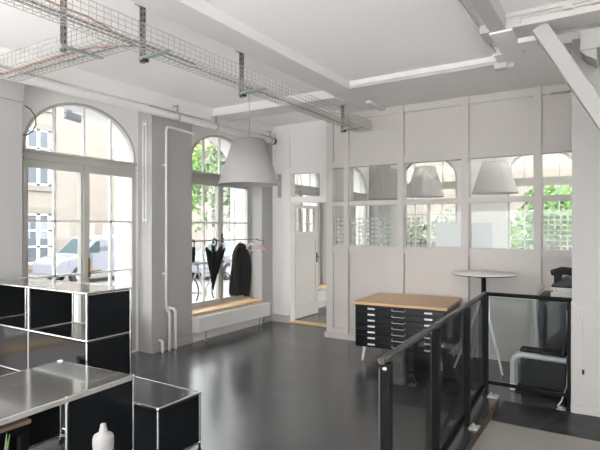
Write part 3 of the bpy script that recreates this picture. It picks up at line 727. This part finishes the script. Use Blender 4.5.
# floor board, dark sheet
tag(MB().box(-.862,1.1,1.2,4.285,.0005,.022).build('floor_board', M['board'], bevel=.003), 'pale grey board lying on the floor inside the railing', 'board')
tag(MB().prism([(-.882,1.2),(-.868,1.2),(-.868,4.30),(-.898,4.84),(-.912,4.84)],'z',.0005,.016).build('edge_strip', M['edgew']), 'narrow brown strip along the left edge of the grey board', 'strip')
mb = MB(); nx, ny = 60, 18; vs = []; fs = []
for i in range(nx+1):
    for k in range(ny+1):
        x = -.86 + i*(1.96/nx); y = 4.292 + k*(.58/ny)
        z = .006 + .006*abs(math.sin(x*9+math.sin(y*11)*1.2)) * abs(math.sin(y*7+x*2.5)) + (.012*math.exp(-((x+.42-(y-4.6)*.25)/.02)**2))
        vs.append((x,y,z))
for i in range(nx):
    for k in range(ny): fs.append((i*(ny+1)+k,(i+1)*(ny+1)+k,(i+1)*(ny+1)+k+1,i*(ny+1)+k+1))
mb.add(vs, fs, True)
tag(mb.build('floor_sheet', M['film']), 'wrinkled dark sheet on the floor between the grey board and the copier', 'sheet')

# ------------------------------------------------------------------ modular metal furniture, left
def frame_mb(xs, ys, zs, skip=None):
    m = MB(); r = .0095
    for x in xs:
        for y in ys:
            m.tube([(x,y,zs[0]),(x,y,zs[-1])], r, 8)
            for z in zs: m.ball((x,y,z), .0135, 8, 6)
    for z in zs:
        for x in xs: m.tube([(x,ys[0],z),(x,ys[-1],z)], r, 8)
        for y in ys: m.tube([(xs[0],y,z),(xs[-1],y,z)], r, 8)
    return m
def feet(root, xs, ys, z):
    for x in xs:
        for y in ys: MB().tube([(x,y,z),(x,y,.018),(x,y,.0)], [.008,.008,.016], 8).build('foot', M['black'], root)
e = .012
# long sideboard
sx = [-4.80,-4.05,-3.285]; sy = [2.275,2.665]; sz = [.055,.405,.757,1.108]
sb = thing('sideboard', (-4.05,2.47,0), 'black modular sideboard with chrome tube frame below the arched door', 'sideboard')
frame_mb(sx, sy, sz).build('frame', M['chrome'], sb)
for i in range(2):
    a, b = sx[i], sx[i+1]
    MB().box(a+e,b-e,sy[0]+e,sy[1]-e,sz[3]-.004,sz[3]+.007).build('top_panel', M['top'], sb)
    MB().box(a+e,b-e,sy[0]+e,sy[1]-e,sz[2]-.004,sz[2]+.004).build('shelf', M['steel'], sb)
    MB().box(a+e,b-e,sy[0]+e,sy[1]-e,sz[0]-.004,sz[0]+.004).build('bottom_panel', M['blackp'], sb)
    for k in (0,1):
        MB().box(a+e,b-e,sy[0]-.008,sy[0]+.008,sz[k]+e,sz[k+1]-e).build('drop_door', M['steel'], sb)
        MB().box(a+e,b-e,sy[1]-.006,sy[1]+.006,sz[k]+e,sz[k+1]-e).build('back_panel', M['blackp'], sb)
for i in range(3):
    for k in range(3):
        MB().box(sx[i]-.006,sx[i]+.006,sy[0]+e,sy[1]-e,sz[k]+e,sz[k+1]-e).build('side_panel', M['blackp'], sb)
feet(sb, sx, sy, sz[0])
tag(MB().box(-3.40,-3.325,2.36,2.46,.762,.785).build('small_box', M['cableg'], bevel=.004), 'small grey box lying inside the open right bay of the sideboard', 'box')
# low cabinet to the right of it
lx = [-3.25,-2.525]; ly = [2.268,2.655]; lz = [.055,.408]
lb = thing('low_cabinet', (-2.89,2.46,0), 'low black cabinet with a dark metal top standing on the open floor', 'cabinet')
frame_mb(lx, ly, lz).build('frame', M['chrome'], lb)
MB().box(lx[0]+e,lx[1]-e,ly[0]+e,ly[1]-e,lz[1]-.004,lz[1]+.004).build('top_panel', M['steel'], lb)
MB().box(lx[0]+e,lx[1]-e,ly[0]+e,ly[1]-e,lz[0]-.004,lz[0]+.004).build('bottom_panel', M['blackp'], lb)
MB().box(lx[0]+e,lx[1]-e,ly[0]-.006,ly[0]+.006,lz[0]+e,lz[1]-e).build('drop_door', M['blackp'], lb)
MB().box(lx[0]+e,lx[1]-e,ly[1]-.006,ly[1]+.006,lz[0]+e,lz[1]-e).build('back_panel', M['blackp'], lb)
for x in lx: MB().box(x-.006,x+.006,ly[0]+e,ly[1]-e,lz[0]+e,lz[1]-e).build('side_panel', M['blackp'], lb)
feet(lb, lx, ly, lz[0])
# desk-like unit in front
dx = [-3.485,-2.735]; dy = [.60,1.74,2.242]; DZ = .60
dk = thing('metal_desk', (-3.11,1.4,0), 'low desk unit with a shiny grey metal top in the foreground', 'desk')
m = MB(); r = .0095
for x in dx:
    for y in dy: m.tube([(x,y,.02),(x,y,DZ)], r, 8).ball((x,y,DZ),.0135,8,6)
    m.tube([(x,dy[0],DZ),(x,dy[2],DZ)], r, 8); m.tube([(x,dy[1],.055),(x,dy[2],.055)], r, 8)
for y in dy: m.tube([(dx[0],y,DZ),(dx[1],y,DZ)], r, 8)
for y in dy[1:]: m.tube([(dx[0],y,.055),(dx[1],y,.055)], r, 8)
m.build('frame', M['chrome'], dk)
MB().box(dx[0]+.006,dx[1]-.004,dy[0]+.006,dy[2]-.006,DZ-.006,DZ+.009).build('tabletop', M['top'], dk, bevel=.003)
MB().box(dx[1]-.008,dx[1]+.006,dy[1]+e,dy[2]-e,.055+e,DZ-e).build('side_panel', M['blackp'], dk)
MB().box(dx[0]-.004,dx[0]+.006,dy[1]+e,dy[2]-e,.055+e,DZ-e).build('side_panel', M['blackp'], dk)
MB().box(dx[1]-.004,dx[1]+.012,dy[0],dy[2],DZ-.02,DZ+.004).box(dx[0]-.012,dx[0]+.004,dy[0],dy[2],DZ-.02,DZ+.004).build('edge_profile', M['galv'], dk)
MB().tube([(dx[0]+.02,dy[2]-.02,DZ+.010),(dx[0]+.02,dy[2]-.02,DZ+.017)], .018, 14).build('corner_cap', M['white'], dk)
feet(dk, dx, dy, .03)
_t = math.radians(3.6); _pv = Vector((-2.735,2.242,0)); dk.rotation_euler.z = _t
dk.location = _pv + Matrix.Rotation(_t,3,'Z') @ (Vector(dk.location)-_pv)
# wood topped bench under the desk
bn = thing('bench', (-3.3,1.3,0), 'low wooden topped bench with a black steel frame under the desk', 'bench')
MB().box(-3.42,-3.085,.75,1.75,.375,.40).build('seat', M['brownw'], bn, bevel=.003)
MB().box(-3.13,-3.09,.77,1.73,.315,.375).box(-3.415,-3.375,.77,1.73,.315,.375).box(-3.375,-3.13,1.69,1.73,.315,.375).box(-3.375,-3.13,.77,.81,.315,.375).build('apron', M['black'], bn)
for x in (-3.395,-3.11):
    for y in (.79,1.71): MB().box(x-.022,x+.022,y-.025,y+.025,0,.33).build('leg', M['black'], bn)

# small counter just below the frame, with the glue bottle and the plant
ct = thing('side_table', (-1.1,.66,0), 'small white table below the lower left edge carrying the glue bottle', 'table')
MB().box(-1.36,-.86,.46,.90,.905,.93).build('tabletop', M['tabletop'], ct, bevel=.003)
for x in (-1.33,-.89):
    for y in (.49,.87): MB().tube([(x,y,0),(x,y,.906)], .014, 10).build('leg', M['chrome'], ct)
bx, by = -1.042, .766
gb = thing('glue_bottle', (bx,by,.93), 'white squeeze bottle with a pointed nozzle and red label', 'bottle')
MB().lathe([(0,0),(.021,0),(.0235,.006),(.0235,.138),(.022,.145)], (bx,by,.93), 24).build('body', M['bottle'], gb)
MB().lathe([(.0237,.03),(.024,.032),(.024,.136),(.0237,.138)], (bx,by,.93), 24).build('label', M['red'], gb)
MB().lathe([(.022,.143),(.0245,.145),(.0245,.163),(.022,.170),(.012,.175),(.0105,.178)], (bx,by,.93), 24).build('cap', M['bottle'], gb)
MB().lathe([(.0105,.176),(.009,.183),(.0072,.191),(.0066,.196),(0,.197)], (bx,by,.93), 16).build('nozzle', M['bottle'], gb)
px, py_ = -1.268, .655
pp = thing('potted_plant', (px,py_,.93), 'green leaf tips of a small plant at the lower left edge', 'plant')
MB().lathe([(0,0),(.03,0),(.04,.06),(.036,.06),(.034,.05),(0,.05)], (px,py_,.93), 20).build('pot', M['pot'], pp)
for a, l, w, lean in ((.3,.118,.006,.10),(2.6,.112,.006,.30),(4.0,.10,.006,.5),(5.2,.085,.006,.6)):
    R = []
    for i in range(8):
        t_ = i/7; ww = w*math.sin(PI*min(1,.25+.75*t_))+.0004
        ox = math.cos(a)*l*lean*t_*t_; oy = math.sin(a)*l*lean*t_*t_; z = .975+l*t_*(1-.15*lean*t_)
        nx_, ny_ = -math.sin(a), math.cos(a)
        R.append([(px+ox+nx_*ww,py_+oy+ny_*ww,z),(px+ox+math.cos(a)*.003,py_+oy+math.sin(a)*.003,z-.001),(px+ox-nx_*ww,py_+oy-ny_*ww,z),(px+ox-math.cos(a)*.001,py_+oy-math.sin(a)*.001,z)])
    MB().loft(R).build('leaf', M['plant'], pp)

# ------------------------------------------------------------------ room behind the partition: white board
wb = thing('white_board', (-1.74,6.9,0), 'pale board on feet standing behind the middle partition panes', 'board')
MB().box(-2.11,-1.355,6.89,6.91,.75,1.652).build('panel', M['wboard'], wb)
for x in (-2.05,-1.42):
    MB().box(x-.015,x+.015,6.91,6.935,.03,1.5).box(x-.02,x+.02,6.65,7.18,0,.035).build('stand', M['galv'], wb)

# ------------------------------------------------------------------ outside
GZ = -.28
struct(MB().box(-45, XO-.02, -30, 60, GZ-.2, GZ).box(XO-.02, 30, YF+.45, 60, GZ-.2, GZ).build('ground', M['street']))
struct(MB().box(-8.2, XO-.02, -12, 24, GZ-.0, -.02).build('pavement', M['street']))
# wall lamp outside, seen in the fanlight
o = thing('outdoor_spotlight', (-5.75,3.79,3.0), 'grey outdoor spotlight seen through the fanlight of the arched door', 'spotlight')
MB().tube([(-5.605,3.76,3.16),(-5.78,3.76,3.16),(-5.80,3.76,3.10)], .022, 10).build('bracket', M['spot'], o)
MB().tube([(-5.80,3.76,3.14),(-5.80,3.76,3.03)], [.04,.055], 14).build('joint', M['spot'], o)
MB().bar((-5.83,3.73,3.01),(-5.76,3.92,2.97),.13,.08).build('housing', M['spot'], o, bevel=.01)
# opposite house
hs = thing('house', (-20,8,GZ), 'pale beige house across the street seen through the arched door', 'house')
MB().box(-24,-20,-6,16.8,GZ,9.5).build('wall', M['beige'], hs)
MB().prism([(-24.4,9.3),(-19.6,9.3),(-22,11.6)],'y',-6.3,17.1).build('roof', M['roof'], hs)
def house_window(root, y0, y1, z0, z1, x):
    w = MB().box(x-.02,x+.06,y0-.22,y0,z0-.22,z1+.25).box(x-.02,x+.06,y1,y1+.22,z0-.22,z1+.25).box(x-.02,x+.08,y0,y1,z1,z1+.25).box(x-.02,x+.10,y0,y1,z0-.22,z0).build('window_surround', M['beiged'], root)
    MB().box(x-.01,x+.02,y0,y1,z0,z1).build('pane', M['bluegl'], w)
    f = MB(); ym = (y0+y1)/2
    for y in (y0+.06,ym,y1-.06): f.box(x+.015,x+.05,y-.07,y+.07,z0,z1)
    for k in range(4):
        z = z0+.04+(z1-z0-.08)*k/3; f.box(x+.015,x+.05,y0,y1,z-.04,z+.04)
    f.build('window_frame', M['white'], w)
for y0 in (-.4, 3.6, 7.6, 11.6):
    for z0, z1 in ((.1,2.15),(3.3,5.6),(6.6,8.7)):
        house_window(hs, y0-.55, y0+.55, z0, z1, -20)
# house beyond the far windows
h2 = thing('house', (0,26,GZ), 'cream house with a pale roof beyond the far arched windows', 'house')
MB().box(-16,8,24,30,GZ,7.2).build('wall', M['beige'], h2)
MB().prism([(23.6,7.1),(30.4,7.1),(27,10.2)],'x',-16.3,8.3).build('roof', M['roof'], h2)
# red-roofed house behind trees
h3 = thing('house', (-30,34,GZ), 'distant house with a red roof behind the street trees', 'house')
MB().box(-36,-27,30,40,GZ,7.0).build('wall', M['beige'], h3)
MB().prism([(29.5,6.9),(40.5,6.9),(35,10)],'x',-36.4,-26.6).build('roof', M['redroof'], h3)

def tree(x, y, h, r, m, label, nleaf=2600, low=.35, ls=.13):
    o = thing('tree', (x,y,GZ), label, 'tree', 'trees outside the windows')
    MB().tube([(x,y,GZ),(x+.05,y,GZ+h*.45),(x-.04,y+.05,GZ+h*.8)], [.14,.10,.04], 8).build('trunk', M['trunk'], o)
    mb = MB(); blobs = [(random.uniform(-.5,.5)*r, random.uniform(-.5,.5)*r, h*random.uniform(low,.85), r*random.uniform(.4,.65)) for _ in range(12)]
    for _ in range(nleaf):
        bx_, by_, bz, br = random.choice(blobs)
        d = Vector((random.gauss(0,1),random.gauss(0,1),random.gauss(0,1))).normalized()*br*random.uniform(.6,1)
        p = Vector((x+bx_,y+by_,max(GZ+.2,GZ+bz)))+d; p.z = max(p.z, GZ+.15)
        a = Vector((random.gauss(0,1),random.gauss(0,1),random.gauss(0,1))).normalized()*ls
        b = a.orthogonal().normalized()*ls*.55
        mb.add([p-a,p+b,p+a,p-b],[(0,1,2,3)])
    mb.build('foliage', M[m], o)
tree(-13.5,17.5,7.0,2.4,'leafb','pale leafy tree outside the second window')
tree(-21.5,21.5,8.0,3.0,'leaf','darker green tree further along the street')
tree(-1.7,16.8,2.9,1.6,'leaf','low green tree beyond the right far window', low=.25)
tree(2.3,17.3,2.8,1.6,'leaf','green bush just outside the rightmost far window', low=.2)
tree(-5.6,18.6,2.2,1.6,'leafb','pale shrub beyond the left far window', low=.2)

# delivery van
def van(D=.45):
    o = thing('delivery_van', (-15.5,11.4,GZ), 'small white delivery van parked across the street', 'van')
    X0, X1 = -16.2, -14.8
    prof = [(y+D,z) for y, z in [(8.75,.05),(8.75,.42),(8.9,.55),(9.55,.68),(10.15,1.22),(10.4,1.30),(13.0,1.34),(13.1,1.2),(13.15,.05)]]
    MB().prism(prof,'x',X0,X1).build('body', M['vanw'], o, bevel=.06)
    MB().prism([(y+D,z) for y, z in [(9.75,.74),(10.12,1.10),(10.28,1.12),(10.28,.74)]],'x',X1-.01,X1+.012).build('side_window', M['carglass'], o)
    MB().add([(X0+.1,9.57+D,.70),(X1-.1,9.57+D,.70),(X1-.14,10.11+D,1.19),(X0+.14,10.11+D,1.19),(X0+.1,9.60+D,.69),(X1-.1,9.60+D,.69),(X1-.14,10.14+D,1.18),(X0+.14,10.14+D,1.18)],[(0,1,2,3),(7,6,5,4),(0,4,5,1),(1,5,6,2),(2,6,7,3),(3,7,4,0)]).build('windscreen', M['carglass'], o)
    for x in (X1-.08, X0+.08):
        for y in (9.55+D,12.3+D):
            w = MB().tube([(x-.1,y,GZ+.30),(x+.1,y,GZ+.30)], .30, 20).build('wheel', M['tyre'], o)
            MB().tube([(x-.105,y,GZ+.30),(x+.105,y,GZ+.30)], .17, 16).build('hubcap', M['galv'], w)
    MB().box(X1-.005,X1+.01,9.98+D,10.0+D,.1,.7).box(X1-.005,X1+.01,9.80+D,9.92+D,.62,.65).build('door_seam', M['lettering'], o)
    text_mb('mobile', .26, lambda v: (X1+.012+v.z, 10.9+v.x, .80+v.y)).build('lettering', M['lettering'], o)
    MB().prism([(y+D,z) for y, z in [(10.98,.8),(11.06,.8),(11.06,1.0),(11.16,1.0),(11.16,1.07),(10.88,1.07),(10.88,1.0),(10.98,1.0)]],'x',X1,X1+.014).build('teal_mark', M['teal'], o)
van()
# parked car seen through the second window
def car():
    o = thing('parked_car', (-12.5,14.6,GZ), 'pale silver car parked outside the coat rail window', 'car')
    X0, X1 = -13.2, -11.6
    body = [(12.9,-.02),(12.9,.45),(13.1,.58),(13.9,.68),(16.6,.72),(16.9,.6),(16.9,-.02)]
    MB().prism(body,'x',X0,X1).build('body', M['vanw'], o, bevel=.06)
    MB().loft([[(X0+.05,13.7,.66),(X1-.05,13.7,.66),(X1-.05,16.7,.70),(X0+.05,16.7,.70)],[(X0+.22,14.45,1.18),(X1-.22,14.45,1.18),(X1-.22,16.2,1.18),(X0+.22,16.2,1.18)]]).build('cabin', M['vanw'], o, bevel=.04)
    MB().add([(X1-.055,13.95,.72),(X1-.055,15.2,.73),(X1-.19,15.2,1.12),(X1-.19,14.55,1.12)],[(0,1,2,3)]).add([(X1-.045,15.28,.73),(X1-.045,16.5,.74),(X1-.18,16.15,1.12),(X1-.18,15.28,1.12)],[(0,1,2,3)]).build('side_window', M['carglass'], o)
    MB().add([(X0+.2,13.76,.71),(X1-.2,13.76,.71),(X1-.32,14.40,1.15),(X0+.32,14.40,1.15)],[(0,1,2,3)]).build('windscreen', M['carglass'], o)
    for x in (X1-.08, X0+.08):
        for y in (13.65,16.1):
            w = MB().tube([(x-.1,y,GZ+.31),(x+.1,y,GZ+.31)], .31, 20).build('wheel', M['tyre'], o)
            MB().tube([(x-.105,y,GZ+.31),(x+.105,y,GZ+.31)], .18, 16).build('hubcap', M['galv'], w)
car()
# bicycle
def bicycle():
    x = -7.0; gz = -.02
    o = thing('bicycle', (x,7.4,gz), 'bicycle leaning in the street outside the coat rail window', 'bicycle')
    cs = [(7.0, gz+.34), (8.05, gz+.34)]
    for cy, cz in cs:
        w = MB().tube([(x, cy+.33*math.cos(2*PI*i/28), cz+.33*math.sin(2*PI*i/28)) for i in range(28)], .014, 6, closed=True).build('wheel', M['tyre'], o)
        sp = MB()
        for i in range(14):
            a = 2*PI*i/14; sp.tube([(x,cy,cz),(x,cy+.32*math.cos(a),cz+.32*math.sin(a))], .002, 4, False)
        sp.build('spokes', M['galv'], w)
    f = MB()
    A, B = (x,7.0,gz+.34), (x,8.05,gz+.34); bb = (x,7.48,gz+.30); st = (x,7.32,gz+.78); hd = (x,7.88,gz+.80)
    for p, q in ((A,bb),(A,st),(bb,st),(bb,hd),(st,hd),(B,hd)): f.tube([p,q], .014, 8)
    f.build('frame', M['cableg'], o)
    MB().tube([(x,7.88,gz+.78),(x,7.86,gz+.95)], .012, 8).tube([(x-.28,7.78,gz+.97),(x,7.87,gz+.95),(x+.28,7.78,gz+.97)], .011, 8).build('handlebar', M['galv'], o)
    MB().tube([st,(x,7.30,gz+.88)], .012, 8).ball((x,7.28,gz+.90),.1,10,6,(.7,1.3,.35)).build('saddle', M['fabric'], o)
    MB().tube([(x-.02,7.48,gz+.30),(x+.02,7.48,gz+.30)], .09, 16).build('chainring', M['galv'], o)
bicycle()

# ------------------------------------------------------------------ world, camera
w = bpy.data.worlds.new('sky with added ground glow'); S.world = w; w.use_nodes = True
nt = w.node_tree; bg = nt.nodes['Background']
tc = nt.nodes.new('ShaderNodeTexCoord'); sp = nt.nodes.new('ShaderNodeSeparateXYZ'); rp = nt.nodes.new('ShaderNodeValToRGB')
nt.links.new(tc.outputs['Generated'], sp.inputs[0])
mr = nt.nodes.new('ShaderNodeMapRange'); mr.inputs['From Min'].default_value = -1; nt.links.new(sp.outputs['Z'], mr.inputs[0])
rp.color_ramp.elements[0].color = (1.0,.985,.965,1); rp.color_ramp.elements[0].position = .20  # strong glow below the horizon, added to brighten the ceiling
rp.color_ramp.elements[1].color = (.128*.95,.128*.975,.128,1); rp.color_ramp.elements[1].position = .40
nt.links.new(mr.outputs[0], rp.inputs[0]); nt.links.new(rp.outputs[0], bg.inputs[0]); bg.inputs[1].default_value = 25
cam = bpy.data.cameras.new('camera'); co = bpy.data.objects.new('camera', cam); C.objects.link(co)
co.location = (0,0,1.6); co.rotation_euler = (PI/2, 0, math.radians(32.2))
cam.sensor_width = 36; cam.lens = 500/600*36; cam.shift_y = 2/600; cam.clip_end = 200
S.camera = co
S.view_settings.view_transform = 'Standard'; S.view_settings.look = 'None'; S.view_settings.gamma = 1
S.view_settings.use_curve_mapping = False
S.view_settings.exposure = 1.1
S.cycles.use_denoising = True
S.cycles.max_bounces = 16; S.cycles.diffuse_bounces = 8; S.cycles.transparent_max_bounces = 24
S.cycles.sample_clamp_indirect = 8
